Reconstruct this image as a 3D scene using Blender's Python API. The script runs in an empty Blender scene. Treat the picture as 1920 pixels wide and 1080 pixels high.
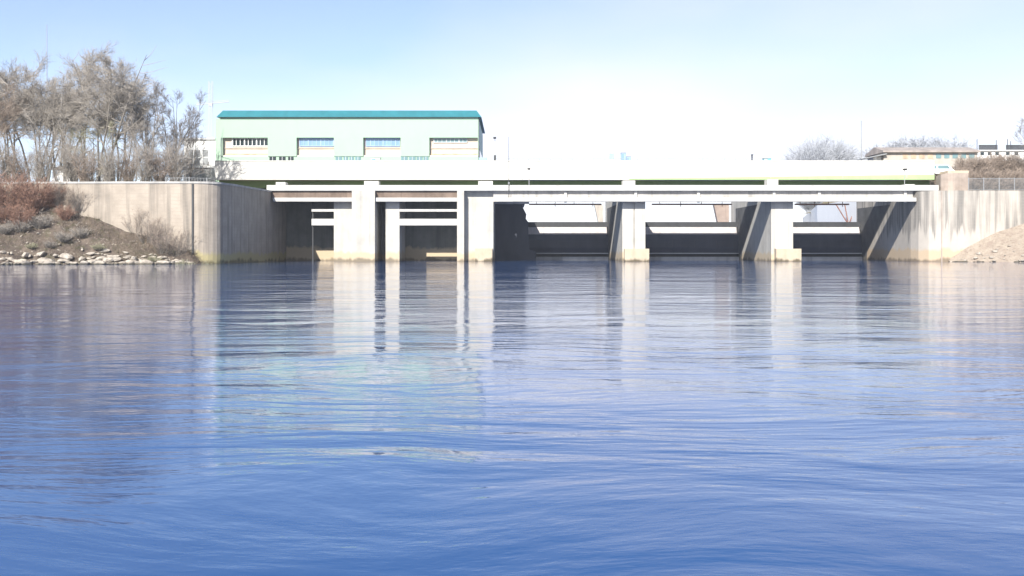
import bpy, bmesh, math, random
import numpy as np
from mathutils import Vector, Matrix
sc = bpy.context.scene
C = sc.collection
R = math.radians

# ---------------------------------------------------------------- camera, sky, sun, exposure
CAMZ = 2.0
cam = bpy.data.cameras.new('camera'); camo = bpy.data.objects.new('camera', cam); C.objects.link(camo)
camo.location = (0, 0, CAMZ); camo.rotation_euler = (R(90), 0, 0)
cam.sensor_width = 36; cam.lens = 37.5; cam.shift_y = -0.0375
cam.clip_start = 0.1; cam.clip_end = 20000
sc.camera = camo
EL, AZ = 32.7, 20.0
w = bpy.data.worlds.new('World'); sc.world = w; w.use_nodes = True
nt = w.node_tree; nt.nodes.clear()
sky = nt.nodes.new('ShaderNodeTexSky'); sky.sky_type = 'NISHITA'; sky.sun_disc = False
sky.sun_elevation = R(EL); sky.sun_rotation = R(180 + AZ)
sky.altitude = 3000; sky.air_density = 0.8; sky.dust_density = 3.0; sky.ozone_density = 0.0
bg = nt.nodes.new('ShaderNodeBackground'); bg.inputs['Strength'].default_value = 0.115
wo = nt.nodes.new('ShaderNodeOutputWorld')
# thin high cirrus veil in the sky
tc = nt.nodes.new('ShaderNodeTexCoord'); mp = nt.nodes.new('ShaderNodeMapping'); mp.inputs['Scale'].default_value = (1, 1, 3.0); mp.inputs['Location'].default_value = (4.1322, 2.4236, 4.931)
cn = nt.nodes.new('ShaderNodeTexNoise'); cn.inputs['Scale'].default_value = 1.6; cn.inputs['Detail'].default_value = 4; cn.inputs['Roughness'].default_value = .45
cr_ = nt.nodes.new('ShaderNodeMapRange'); cr_.inputs[1].default_value = .36; cr_.inputs[2].default_value = .62; cr_.inputs[3].default_value = .14; cr_.inputs[4].default_value = .74
mx = nt.nodes.new('ShaderNodeMix'); mx.data_type = 'RGBA'; mx.inputs[7].default_value = (5.3, 4.95, 5.2, 1)
nt.links.new(tc.outputs['Generated'], mp.inputs[0]); nt.links.new(mp.outputs[0], cn.inputs['Vector']); nt.links.new(cn.outputs['Fac'], cr_.inputs[0])
sx_ = nt.nodes.new('ShaderNodeSeparateXYZ'); nt.links.new(tc.outputs['Generated'], sx_.inputs[0])
lo = nt.nodes.new('ShaderNodeMapRange'); lo.inputs[1].default_value = .12; lo.inputs[2].default_value = .42; lo.inputs[3].default_value = 1; lo.inputs[4].default_value = .15
nt.links.new(sx_.outputs[2], lo.inputs[0])
ml = nt.nodes.new('ShaderNodeMath'); ml.operation = 'MULTIPLY'; nt.links.new(cr_.outputs[0], ml.inputs[0]); nt.links.new(lo.outputs[0], ml.inputs[1])
nt.links.new(ml.outputs[0], mx.inputs[0]); nt.links.new(sky.outputs[0], mx.inputs[6])
nt.links.new(mx.outputs[2], bg.inputs[0]); nt.links.new(bg.outputs[0], wo.inputs[0])
sl = bpy.data.lights.new('sun', 'SUN'); sl.energy = 4.7; sl.angle = R(0.5); sl.color = (1, 0.955, 0.88)
so = bpy.data.objects.new('sun', sl); C.objects.link(so)
ldir = Vector((math.sin(R(AZ)) * math.cos(R(EL)), math.cos(R(AZ)) * math.cos(R(EL)), -math.sin(R(EL))))
so.rotation_euler = ldir.to_track_quat('-Z', 'Y').to_euler(); so.location = (-40, -60, 80)
sc.view_settings.view_transform = 'Standard'; sc.view_settings.look = 'None'
sc.view_settings.exposure = 0.95; sc.view_settings.gamma = 1

# ---------------------------------------------------------------- helpers
F = 2000.0
def X(px, D): return (px - 960) * D / F          # survey: photo measurement -> metres at its true distance
def Z(py, D): return CAMZ + (468 - py) * D / F

class MB:
    def __init__(s): s.v = []; s.f = []
    def add(s, vs, fs):
        n = len(s.v); s.v += [tuple(p) for p in vs]; s.f += [tuple(i + n for i in f) for f in fs]; return s
    def box(s, x0, x1, y0, y1, z0, z1):
        return s.add([(x0,y0,z0),(x1,y0,z0),(x1,y1,z0),(x0,y1,z0),(x0,y0,z1),(x1,y0,z1),(x1,y1,z1),(x0,y1,z1)],
            [(0,3,2,1),(4,5,6,7),(0,1,5,4),(1,2,6,5),(2,3,7,6),(3,0,4,7)])
    def plan(s, pts, z0, z1):                     # plan polygon (counter-clockwise) raised from z0 to z1
        n = len(pts); zz1 = z1 if hasattr(z1, '__len__') else [z1] * n
        vs = [(p[0], p[1], z0) for p in pts] + [(p[0], p[1], zz1[i]) for i, p in enumerate(pts)]
        return s.add(vs, [tuple(range(n - 1, -1, -1)), tuple(range(n, 2 * n))] + [(i, (i+1) % n, n + (i+1) % n, n + i) for i in range(n)])
    def elev(s, pts, y0, y1):                     # (x,z) polygon extruded along y
        n = len(pts)
        vs = [(p[0], y0, p[1]) for p in pts] + [(p[0], y1, p[1]) for p in pts]
        return s.add(vs, [tuple(range(n)), tuple(range(2*n - 1, n - 1, -1))] + [(i, n + i, n + (i+1) % n, (i+1) % n) for i in range(n)])
    def sect(s, pts, x0, x1):                     # (y,z) section extruded along x
        n = len(pts)
        vs = [(x0, p[0], p[1]) for p in pts] + [(x1, p[0], p[1]) for p in pts]
        return s.add(vs, [tuple(range(n)), tuple(range(2*n - 1, n - 1, -1))] + [(i, n + i, n + (i+1) % n, (i+1) % n) for i in range(n)])
    def tube(s, p0, p1, r0, r1=None, k=8, cap=True):
        r1 = r0 if r1 is None else r1
        p0, p1 = Vector(p0), Vector(p1); d = (p1 - p0).normalized()
        a = d.cross(Vector((0,0,1)) if abs(d.z) < .9 else Vector((1,0,0))).normalized(); b = d.cross(a)
        vs = [p0 + (a*math.cos(t)+b*math.sin(t))*r0 for t in [2*math.pi*i/k for i in range(k)]] + \
             [p1 + (a*math.cos(t)+b*math.sin(t))*r1 for t in [2*math.pi*i/k for i in range(k)]]
        fs = [(i, (i+1) % k, k + (i+1) % k, k + i) for i in range(k)]
        if cap: fs += [tuple(range(k-1,-1,-1)), tuple(range(k, 2*k))]
        return s.add(vs, fs)
    def build(s, name, mat, parent=None, smooth=False, origin=None):
        m = bpy.data.meshes.new(name)
        o = Vector(origin) if origin is not None else Vector((0,0,0))
        if parent is not None: o = Vector(parent['_base'])
        m.from_pydata([(p[0]-o.x, p[1]-o.y, p[2]-o.z) for p in s.v], [], s.f)
        bm = bmesh.new(); bm.from_mesh(m); bmesh.ops.recalc_face_normals(bm, faces=bm.faces); bm.to_mesh(m); bm.free()
        if smooth: m.polygons.foreach_set('use_smooth', [True] * len(m.polygons))
        m.materials.append(mat)
        ob = bpy.data.objects.new(name, m); C.objects.link(ob)
        if parent is None: ob.location = o
        else:
            ob.parent = parent
        ob['_base'] = tuple(o)
        return ob

def tag(o, label=None, cat=None, group=None, kind=None):
    if label: o['label'] = label
    if cat: o['category'] = cat
    if group: o['group'] = group
    if kind: o['kind'] = kind
    return o
def thing(name, label, cat, base, group=None):
    o = bpy.data.objects.new(name, None); C.objects.link(o); o.location = base; o['_base'] = tuple(base)
    o.empty_display_size = .3
    return tag(o, label, cat, group)

# ---------------------------------------------------------------- materials
class N:
    def __init__(s, name):
        s.m = bpy.data.materials.new(name); s.m.use_nodes = True; s.t = s.m.node_tree
        s.b = s.t.nodes['Principled BSDF']
        s.pos = s.t.nodes.new('ShaderNodeNewGeometry').outputs['Position']
    def n(s, t, **k):
        x = s.t.nodes.new(t)
        for a, b in k.items(): setattr(x, a, b)
        return x
    def l(s, a, b): s.t.links.new(a, b)
    def noise(s, scale, detail=5, rough=.55, stretch=(1,1,1), src=None, off=(0,0,0)):
        mp = s.n('ShaderNodeMapping'); mp.inputs['Scale'].default_value = stretch; mp.inputs['Location'].default_value = off
        s.l(src or s.pos, mp.inputs[0])
        x = s.n('ShaderNodeTexNoise'); x.inputs['Scale'].default_value = scale; x.inputs['Detail'].default_value = detail
        x.inputs['Roughness'].default_value = rough; s.l(mp.outputs[0], x.inputs['Vector']); return x.outputs['Fac']
    def ramp(s, v, a, b, lo=0.0, hi=1.0):
        x = s.n('ShaderNodeMapRange'); x.inputs[1].default_value = a; x.inputs[2].default_value = b
        x.inputs[3].default_value = lo; x.inputs[4].default_value = hi; s.l(v, x.inputs[0]); return x.outputs[0]
    def mix(s, fac, a, b):
        x = s.n('ShaderNodeMix', data_type='RGBA')
        for sock, v in ((x.inputs[0], fac), (x.inputs[6], a), (x.inputs[7], b)):
            if hasattr(v, 'links'): s.l(v, sock)
            elif isinstance(v, (int, float)): sock.default_value = v
            else: sock.default_value = (*v, 1)
        return x.outputs[2]
    def math(s, op, a, b=0.0):
        x = s.n('ShaderNodeMath', operation=op)
        for sock, v in ((x.inputs[0], a), (x.inputs[1], b)):
            if hasattr(v, 'links'): s.l(v, sock)
            else: sock.default_value = v
        return x.outputs[0]
    def z(s):
        x = s.n('ShaderNodeSeparateXYZ'); s.l(s.pos, x.inputs[0]); return x.outputs[2]
    def bump(s, h, dist, strength=1.0):
        x = s.n('ShaderNodeBump'); x.inputs['Distance'].default_value = dist; x.inputs['Strength'].default_value = strength
        s.l(h, x.inputs['Height']); s.l(x.outputs[0], s.b.inputs['Normal'])
    def done(s, col, rough=.8, spec=.3, metal=0):
        if hasattr(col, 'links'): s.l(col, s.b.inputs['Base Color'])
        else: s.b.inputs['Base Color'].default_value = (*col, 1)
        s.b.inputs['Roughness'].default_value = rough; s.b.inputs['Specular IOR Level'].default_value = spec
        s.b.inputs['Metallic'].default_value = metal
        return s.m

def concrete(name, col, dark=.7, streak=.35, stain=None, boards=0.0, streak_zone=None, sr=(.5, .72)):
    k = N(name)
    c2 = tuple(c * dark for c in col)
    c = k.mix(k.ramp(k.noise(.45, 7, .62), .35, .68), col, c2)
    sn = k.ramp(k.noise(1.0, 4, .6, (1.1, 1.1, .05)), sr[0], sr[1])
    if streak_zone:
        zz = k.math('ADD', k.z(), k.ramp(k.noise(.9, 3, .6, (1, 1, .03)), .3, .7, -2.2, 2.2))
        sn = k.math('MULTIPLY', sn, k.ramp(zz, streak_zone[0], streak_zone[1]))
    c = k.mix(k.math('MULTIPLY', sn, streak), c, tuple(v * .33 for v in (col[0]*.95, col[1], col[2]*1.05)))
    if boards:
        wv = k.n('ShaderNodeTexWave', wave_type='BANDS', bands_direction='Z'); wv.inputs['Scale'].default_value = .62
        wv.inputs['Distortion'].default_value = .6; wv.inputs['Detail'].default_value = 2; k.l(k.pos, wv.inputs[0])
        c = k.mix(k.ramp(wv.outputs['Fac'], .82, 1.0, 0, boards), c, c2)
    if stain:
        zz = k.math('ADD', k.z(), k.ramp(k.noise(.7, 4, .6, (1, 1, .4)), .3, .7, -.45, .45))
        c = k.mix(k.ramp(zz, stain[0], stain[0] - .5), c, stain[1])
        c = k.mix(k.ramp(zz, .55, .15), c, tuple(v * .45 for v in stain[1]))
    k.bump(k.noise(2.2, 8, .7), .05, .6)
    return k.done(c, .88, .2)
def paint(name, col, rough=.5, var=.85, metal=0, spec=.4):
    k = N(name)
    c = k.mix(k.ramp(k.noise(.8, 6, .6, (1, 1, .35)), .35, .7), col, tuple(v * var for v in col))
    return k.done(c, rough, spec, metal)

TAN = (.42, .33, .22)
M = {}
M['pier'] = concrete('pier concrete', (.50, .48, .435), .8, .35, (1.75, (.46,.38,.27)))
M['pier_shade'] = concrete('shaded stained inner concrete', (.30, .29, .28), .6, .6, (1.6, TAN))  # darker copy of the pier concrete, slot shade put into its colour
M['base'] = concrete('footing concrete', (.50, .42, .31), .8, .25, (.35, (.25, .2, .13)))
M['wing_left'] = concrete('left wall concrete', (.40, .345, .285), .74, .7, (1.7, (.36, .31, .17)), .35)
M['wing_right'] = concrete('right wall concrete', (.46, .42, .37), .85, .8, (2.3, (.46, .36, .25)), .1, (4.6, 5.6), (.40, .62))
M['deck'] = concrete('deck concrete', (.53, .52, .49), .84, .3)
M['parapet'] = concrete('parapet concrete', (.57, .56, .53), .9, .15)
M['recess'] = concrete('beam concrete', (.5, .48, .45), .7, .5)
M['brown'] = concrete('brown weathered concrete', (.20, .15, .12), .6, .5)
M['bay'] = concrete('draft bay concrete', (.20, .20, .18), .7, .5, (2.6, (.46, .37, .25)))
M['green'] = paint('green painted steel', (.13, .21, .06), .5)
M['palegreen'] = paint('pale green paint', (.33, .46, .22), .6, .9)
M['mint'] = paint('mint facade', (.305, .43, .33), .6, .96)
M['roof'] = paint('teal roof metal', (.03, .175, .21), .45, .8)
M['endclad'] = paint('teal end cladding', (.22, .40, .40), .5, .8)
M['beige'] = concrete('beige panel', (.58, .50, .42), .85, .2)
M['rustband'] = paint('rust stained band', (.55, .40, .28), .8, .55)
M['white'] = paint('white paint', (.78, .78, .77), .5, .95)
M['whitegrey'] = paint('light grey paint', (.52, .53, .54), .5, .85)
M['grey'] = paint('grey galvanised steel', (.28, .29, .30), .5, .8)
M['darkgrey'] = paint('dark steel', (.045, .047, .05), .5, .7)
M['black'] = paint('black plastic', (.012, .012, .013), .5, .8)
M['gate'] = paint('dark blue gate paint', (.055, .062, .085), .5, .75)
M['gatetop'] = concrete('pale gate cap', (.52, .48, .46), .8, .3)
M['deck_shade'] = concrete('deck shade painted on pier sides', (.115, .115, .115), .6, -.0, (1.2, (.13, .115, .09)))  # dark tone carries the deck's shade on the pier sides
M['hoist'] = concrete('brown hoist concrete', (.34, .27, .23), .7, .4)
M['rust'] = paint('rusty pipe', (.26, .12, .08), .8, .6)
M['glass_dark'] = paint('dark glass', (.018, .03, .032), .08, .6, 0, .6)
M['glass_blue'] = paint('glazing blued by painted sky reflection', (.20, .33, .50), .12, .8, 0, .7)  # sky reflection put into the blue base colour
M['glass_teal'] = paint('teal reflective glazing', (.15, .26, .28), .15, .8, 0, .7)
M['bluebox'] = paint('pale blue metal', (.30, .42, .66), .5, .8)
M['cyanbox'] = paint('cyan metal', (.16, .45, .52), .5, .7)
M['brick'] = paint('brown building wall', (.46, .42, .37), .9, .7)
M['brownroof'] = paint('brown roof', (.38, .33, .30), .9, .6)
M['stone'] = concrete('weathered block', (.42, .35, .30), .6, .3)
M['bark'] = paint('grey brown bark', (.21, .19, .165), .95, .6)
M['twig'] = paint('pale grey brown twigs', (.36, .325, .285), .95, .7)
M['twig_olive'] = paint('olive budding twigs', (.36, .345, .23), .95, .7)
M['twig_dark'] = paint('dark brown twigs', (.21, .19, .175), .95, .7)
M['twig_red'] = paint('red brown twigs', (.31, .185, .135), .95, .7)
M['twig_brown'] = paint('brown twigs', (.30, .24, .195), .95, .7)
M['twig_blue'] = paint('grey twigs', (.44, .46, .5), .95, .75)
M['drygrass'] = paint('dry grass', (.20, .16, .115), .95, .55)

def rock_mat():
    k = N('pale limestone rock')
    c = k.mix(k.ramp(k.noise(1.6, 6, .65), .35, .7), (.46, .415, .355), (.22, .19, .16))
    c = k.mix(k.ramp(k.z(), .3, .08), c, (.09, .08, .06))
    k.bump(k.noise(4, 7, .7), .12, .8)
    return k.done(c, .9, .2)
M['rock'] = rock_mat()
def bank_mat():
    k = N('earth bank')
    c = k.mix(k.ramp(k.noise(.5, 8, .65), .36, .62), (.08, .064, .056), (.175, .14, .112))
    c = k.mix(k.ramp(k.noise(.9, 7, .7, (1,1,1), None, (31,7,2)), .5, .66), c, (.085, .08, .05))
    c = k.mix(k.ramp(k.noise(2.6, 6, .7, (1,1,1), None, (3,17,2)), .58, .68), c, (.40, .35, .29))
    k.bump(k.noise(1.4, 9, .7), .5, .9)
    return k.done(c, .95, .1)
M['bank'] = bank_mat()
def bank_r():
    k = N('pale rubble bank')
    c = k.mix(k.ramp(k.noise(.8, 8, .65), .36, .62), (.31, .25, .205), (.40, .34, .275))
    c = k.mix(k.ramp(k.noise(2.6, 6, .7, (.6,1,1.6), None, (3,17,2)), .54, .68), c, (.19, .15, .115))
    k.bump(k.noise(1.8, 9, .7), .5, .9)
    return k.done(c, .95, .1)
M['bank_r'] = bank_r()
def ground_mat():
    k = N('rough ground')
    c = k.mix(k.ramp(k.noise(.12, 8, .6), .38, .62), (.16, .15, .08), (.26, .21, .15))
    k.bump(k.noise(.8, 8, .7), .3, .8)
    return k.done(c, .95, .1)
M['ground'] = ground_mat()
def water_mat():
    k = N('river water')
    wv = k.n('ShaderNodeVectorMath', operation='MULTIPLY_ADD')          # currents bend the ripples
    cn = k.n('ShaderNodeTexNoise'); cn.inputs['Scale'].default_value = .11; cn.inputs['Detail'].default_value = 2; k.l(k.pos, cn.inputs['Vector'])
    k.l(cn.outputs['Color'], wv.inputs[0]); wv.inputs[1].default_value = (5, 5, 0); k.l(k.pos, wv.inputs[2]); p = wv.outputs[0]
    swell = k.noise(.17, 2, .5, (.5, 1, 1), p)
    mid = k.noise(.75, 3, .5, (.42, 1, 1), p, (9, 3, 0))
    fine = k.noise(3.4, 4, .55, (.38, 1, 1), p, (2, 31, 0))
    gust = k.ramp(k.noise(.05, 3, .5, (.5, 1, 1), None, (4, 8, 0)), .36, .66, .6, 1.4)
    h = k.math('ADD', k.math('MULTIPLY', swell, .26), k.math('MULTIPLY', k.math('MULTIPLY', mid, .13), gust))
    h = k.math('ADD', h, k.math('MULTIPLY', k.math('MULTIPLY', fine, .030), gust))
    k.bump(h, .36, 1.0)
    k.b.inputs['IOR'].default_value = 1.333
    k.done((.016, .068, .205), .035, .5)
    return k.m
M['water'] = water_mat()

# ---------------------------------------------------------------- setting: water, ground, banks
def sheet(name, x0, x1, y0, y1, z, mat):
    o = MB().add([(x0,y0,z),(x1,y0,z),(x1,y1,z),(x0,y1,z)], [(0,1,2,3)]).build(name, mat)
    return tag(o, kind='structure')
sheet('river', -420, 420, -260, 209, 0, M['water'])
sheet('reservoir', -36, 67.3, 207.2, 3500, 6.9, M['water'])

WL = [(-39.6, 200), (-40.2, 190), (-40.9, 156), (-41.15, 153.2)] + [(-44.4 + 3.25*math.cos(R(a)), 152.9 + 3.25*math.sin(R(a))) for a in (-12, -24, -36, -48, -60, -72, -84)] + [(-46, 149.6), (-58, 149.9), (-82, 151)]
WR = [(220, 620), (90, 330), (67.5, 236), (67.5, 209), (67.5, 180.6), (67.9, 178.2), (68.9, 176.4), (70.6, 175.3), (73, 175), (125, 174.5)]
ground_l = MB().add([(p[0]-.9, p[1]+.9, 10.9) for p in WL] + [(-2600, 151, 10.9), (-2600, 4200, 10.9), (-30, 4200, 10.9)], [tuple(range(len(WL) + 3))])
tag(ground_l.build('ground', M['ground']), kind='structure')
ground_r = MB().add([(p[0]+.7, p[1]+.5, 11.35) for p in WR] + [(2600, 174.5, 11.35), (2600, 4200, 11.35), (221, 4200, 11.35)], [tuple(range(len(WR) + 3))])
tag(ground_r.build('ground', M['ground']), kind='structure')

def lerp_table(t, x):  # piecewise linear
    for i in range(len(t) - 1):
        if t[i][0] <= x <= t[i+1][0]:
            u = (x - t[i][0]) / (t[i+1][0] - t[i][0]); return tuple(a + (b - a) * u for a, b in zip(t[i], t[i+1]))
    return t[0] if x < t[0][0] else t[-1]
rng = np.random.default_rng(5)
def wob(x, y, s=1.0): return s * (math.sin(x*.9+y*.4)*.5 + math.sin(x*2.3-y*1.7+1)*.3 + math.sin(x*4.1+y*3.3+2)*.2)
def bank(name, rows, mat, nv=14, wobble=.25, nu=8):
    # rows: (shore x, shore y, top x, top y, top z)
    mb = MB(); st = []
    for i in range(len(rows) - 1):
        for j in range(nu):
            u = j / nu; st.append([a + (b - a) * u for a, b in zip(rows[i], rows[i+1])])
    st.append(rows[-1]); vs = []
    for s in st:
        for j in range(nv + 1):
            v = j / nv; x = s[0] + (s[2]-s[0])*v; y = s[1] + (s[3]-s[1])*v
            z = -.7 + (s[4] + .7) * (v ** .85)
            if 0 < j < nv: z += wob(x, y, wobble)
            vs.append((x, y, z))
    fs = []
    for i in range(len(st) - 1):
        for j in range(nv):
            a = i * (nv+1) + j; fs.append((a, a+1, a+nv+2, a+nv+1))
    mb.add(vs, fs); o = mb.build(name, mat, smooth=True); tag(o, kind='structure'); return o, st
LB = [(-41.3,152.6,-41.6,153.4,.2), (-44.4,147.6,-44.8,149.9,1.6), (-47.5,145.6,-48,149.8,2.9), (-52,144.6,-53,150.2,4.6), (-57,143.6,-59,150.6,7.0),
      (-62,142.4,-65,151.4,9.2), (-68,140,-74,154,11.1), (-78,132,-92,152,11.4), (-86,110,-104,118,11), (-92,50,-112,52,10.5), (-98,-60,-120,-60,10), (-98,-250,-120,-250,10)]
bl, lst = bank('bank', LB, M['bank'])
RB = [(71.5,173.6,71.6,175.0,.3), (74.5,171.2,75,175,2.6), (78,168.6,79.5,175,4.9), (82,166,86,175,7.0), (90,160,100,175,10.5), (98,140,114,150,11.3), (104,80,120,86,11), (108,-60,126,-60,11), (108,-250,126,-250,11)]
br, rst = bank('bank', RB, M['bank_r'])
# raised ground on the right, behind the abutment
def embankment():
    mb = MB(); nx, ny = 40, 22; vs = []
    for i in range(nx + 1):
        for j in range(ny + 1):
            x = 75 + 105 * i / nx; y = 186 + 90 * j / ny
            a = min(1, max(0, (x - 76) / 9)); b = min(1, max(0, (y - 188) / 20))
            a = a*a*(3-2*a); b = b*b*(3-2*b)
            z = 11.2 + 6.3 * a * b + (wob(x*.6, y*.6, .3) if a*b > .02 else 0)
            vs.append((x, y, z))
    fs = [(i*(ny+1)+j, (i+1)*(ny+1)+j, (i+1)*(ny+1)+j+1, i*(ny+1)+j+1) for i in range(nx) for j in range(ny)]
    mb.add(vs, fs); return tag(mb.build('embankment', M['ground'], smooth=True), kind='structure')
embankment()

# ---------------------------------------------------------------- wing walls
def wall_path(path, th, z0, ztop, side):
    """wall of thickness th following a path; ztop per point"""
    mb = MB(); n = len(path); L = []; Rr = []
    for i, p in enumerate(path):
        a = path[max(0, i-1)]; b = path[min(n-1, i+1)]
        d = Vector((b[0]-a[0], b[1]-a[1])).normalized(); nn = Vector((-d.y, d.x)) * side
        L.append((p[0], p[1])); Rr.append((p[0] + nn.x*th, p[1] + nn.y*th))
    vs = []
    for i in range(n): vs += [(L[i][0],L[i][1],z0), (L[i][0],L[i][1],ztop[i]), (Rr[i][0],Rr[i][1],ztop[i]), (Rr[i][0],Rr[i][1],z0)]
    fs = [(0,1,2,3), tuple(4*(n-1)+k for k in (3,2,1,0))]
    for i in range(n-1):
        a, b = 4*i, 4*i+4
        for k in range(4): fs.append((a+k, a+(k+1)%4, b+(k+1)%4, b+k))
    return mb.add(vs, fs)
WLx = WL[1:]
zl = [11.75, 11.35] + [11.28] * 11
t = thing('wing_wall', 'curved concrete wing wall left of the power station, beige where it faces the river and dark where it turns', 'wall', (-45, 152, 0))
wall_path(WLx, .9, -2, zl, -1).build('wall', M['wing_left'], t)
cop = [(p[0], p[1]) for p in WLx]
def offset_path(path, d, side):
    out = []
    for i, p in enumerate(path):
        a = path[max(0, i-1)]; b = path[min(len(path)-1, i+1)]
        dd = Vector((b[0]-a[0], b[1]-a[1])).normalized(); out.append((p[0] - dd.y*side*d, p[1] + dd.x*side*d))
    return out
mb = wall_path(offset_path(WLx, -.12, -1), 1.14, 0, [z + .28 for z in zl], -1)
mb.v = [(x, y, z if z > 1 else None) for x, y, z in mb.v]
for q in range(len(mb.v)):
    if mb.v[q][2] is None:
        i = q // 4; mb.v[q] = (mb.v[q][0], mb.v[q][1], zl[i] + .003)
mb.build('coping', M['recess'], t)
MB().box(-44.9, -44.65, 149.50, 149.80, -.5, 11.2).build('joint_strip', M['darkgrey'], t)
zr = [11.85] * 2 + [11.7] * 5
t = thing('abutment_wall', 'pale concrete abutment wall at the right end of the weir with grey vertical streaks', 'wall', (72, 176, 0))
wall_path(WR[3:], .8, -2, zr, 1).build('wall', M['wing_right'], t)
wall_path(WR[:3] + [(67.5, 209.003)], .8, -2, [11.85]*4, 1).build('upstream_wall', M['white'], t)
MB().box(70.55, 70.7, 175.22, 175.4, -.5, 11.6).build('joint_strip', M['stone'], t)

# ---------------------------------------------------------------- weir piers
def pier_plan(x0, x1, y0, y1, xm=None):
    if xm is None: return [(x0,y0),(x1,y0),(x1,y1),(x0,y1)]
    return [(x0,y0),(xm-.07,y0),(xm-.07,y0+.3),(xm+.07,y0+.3),(xm+.07,y0),(x1,y0),(x1,y1),(x0,y1)]
for (a, b, gx, f0, f1, lab) in ((1167, 1210, 1189, 1171, 1217, 'pale concrete weir pier between the left and middle sluice openings'),
                               (1446, 1487, None, 1455, 1502, 'pale concrete weir pier between the middle and right sluice openings')):
    x0, x1 = X(a, 180), X(b, 180)
    t = thing('weir_pier', lab, 'pier', ((x0+x1)/2, 180, 0), 'piers of the weir')
    MB().plan(pier_plan(x0, x1, 180, 213, X(gx, 180) if gx else None), -3, 11.83).build('pier_body', M['pier'], t)
    MB().plan(pier_plan(x0+.05, x1-.05, 187.6, 212), 11.832, 14.05).build('pier_head', M['pier'], t)
    MB().box(X(f0, 178.8), X(f1, 178.8), 178.6, 182, -2, 2.15).build('footing', M['base'], t)
# dividing pier beside the power station
x0, x1 = X(857, 178), X(925, 180)
t = thing('weir_pier', 'wide concrete pier dividing the power station from the sluice gates', 'pier', (-6, 180, 0), 'piers of the weir')
mb = MB().plan([(X(857,178), 178), (X(870,178), 178), (X(870,178), 179.9), (x1, 179.9), (x1, 213), (X(857,178), 213)], -3, 11.83)
mb.build('pier_body', M['pier'], t)
MB().box(-9.2, x1 - .05, 187.6, 212, 11.832, 14.05).build('pier_head', M['pier'], t)
MB().box(X(891,178.3), X(923,178.3), 178.2, 179.88, -2, 2.2).build('footing', M['base'], t)
D = 198
pts = [(925,378),(984,378),(984,383),(979,386),(983,394),(987,402),(986,410),(990,416),(991,440),(993,468),(1006,472),(1004,495),(925,495)]
MB().elev([(X(p, D), Z(q, D)) for p, q in pts], 198, 212).build('rear_block', M['gate'], t)

# power station piers
t = thing('station_pier', 'bright concrete pier with a stepped buttress under the power station', 'pier', (X(665,180), 180, 0), 'piers under the power station')
MB().box(X(626,180), X(703,178)-.004, 180, 190, -3, 11.83).build('pier_body', M['pier'], t)
MB().box(X(660,178), X(703,178), 177.8, 179.997, -3, 11.83).build('buttress', M['pier'], t)
t = thing('station_pier', 'narrow concrete pier right of the dark slot under the power station', 'pier', (X(736,180), 180, 0), 'piers under the power station')
MB().box(X(723,180), X(749,180), 180.01, 190, -3, 11.83).build('pier_body', M['pier'], t)

# ---------------------------------------------------------------- power station substructure
t = thing('draft_bay', 'dark recessed back wall of the power station outlets behind the piers', 'outlet bay', (-25, 190, 0))
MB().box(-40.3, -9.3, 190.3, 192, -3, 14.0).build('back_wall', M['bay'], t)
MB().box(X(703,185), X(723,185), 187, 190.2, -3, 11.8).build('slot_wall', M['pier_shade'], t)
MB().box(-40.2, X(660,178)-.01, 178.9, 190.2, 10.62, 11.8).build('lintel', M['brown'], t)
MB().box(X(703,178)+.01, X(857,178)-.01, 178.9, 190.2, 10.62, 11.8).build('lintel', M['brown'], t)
gA = 'horizontal beams across the outlet bays'
for (a, b, lab) in ((X(584,180), X(626,180)-.01, 'in the wide left outlet bay, reaching left to the guide post'), (X(749,180)+.01, X(857,178)-.01, 'in the outlet bay beside the dividing pier')):
    o = MB().box(a, b, 180.05, 180.7, 8.42, 8.86).build('cross_beam', M['deck'], origin=(a, 180, 8.4)); tag(o, 'thin pale cross beam ' + lab, 'beam', gA)
    o = MB().box(a, b, 180.05, 180.9, 6.1, 7.2).build('cross_beam', M['deck'], origin=(a, 180, 6.1)); tag(o, 'thick pale lower cross beam ' + lab, 'beam', gA)

xq = X(585,180)
MB().box(xq-.09, xq+.09, 180.71, 180.89, -1, 10.6).build('guide_post', M['darkgrey'], t)
# ---------------------------------------------------------------- front walkway and bridge
XL, XR = X(500,178.5), X(1760,178.5)
t = thing('walkway_bridge', 'long narrow concrete walkway slab running along the front of the dam', 'walkway', (20, 180, 11.85))
MB().box(XL, XR, 178.5, 183.8, 11.85, 12.8).build('slab', M['deck'], t)
mb = MB().box(XL, XR, 178.47, 178.6, 11.845, 11.93)
mb.build('drip_edge', M['grey'], t)
MB().box(X(925,180)+.02, 67.4, 179.3, 179.75, 10.05, 11.84).build('girder', M['recess'], t)
MB().box(-3.1, 3.0, 186.4, 187.15, 10.0, 12.75).build('sun_blocker', M['recess'], t)  # unseen block added to stop a sun patch on the rear block
for a, b in ((512, 660), (703, 857), (932, 1718)):
    xa = X(a,178.3) if a != 703 else X(703,178.3)+.03
    MB().box(xa, X(b,178.3) - (.02 if b != 1718 else 0), 178.25, 178.95, 10.05, 10.68).build('walk_beam', M['deck'], t)
for p in (1058, 1308, 1535, 1190, 1450, 1697):
    MB().box(X(p,178.6), X(p+5,178.6) , 178.956, 179.29, 9.9, 11.84).build('hanger', M['deck'], t)
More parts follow.
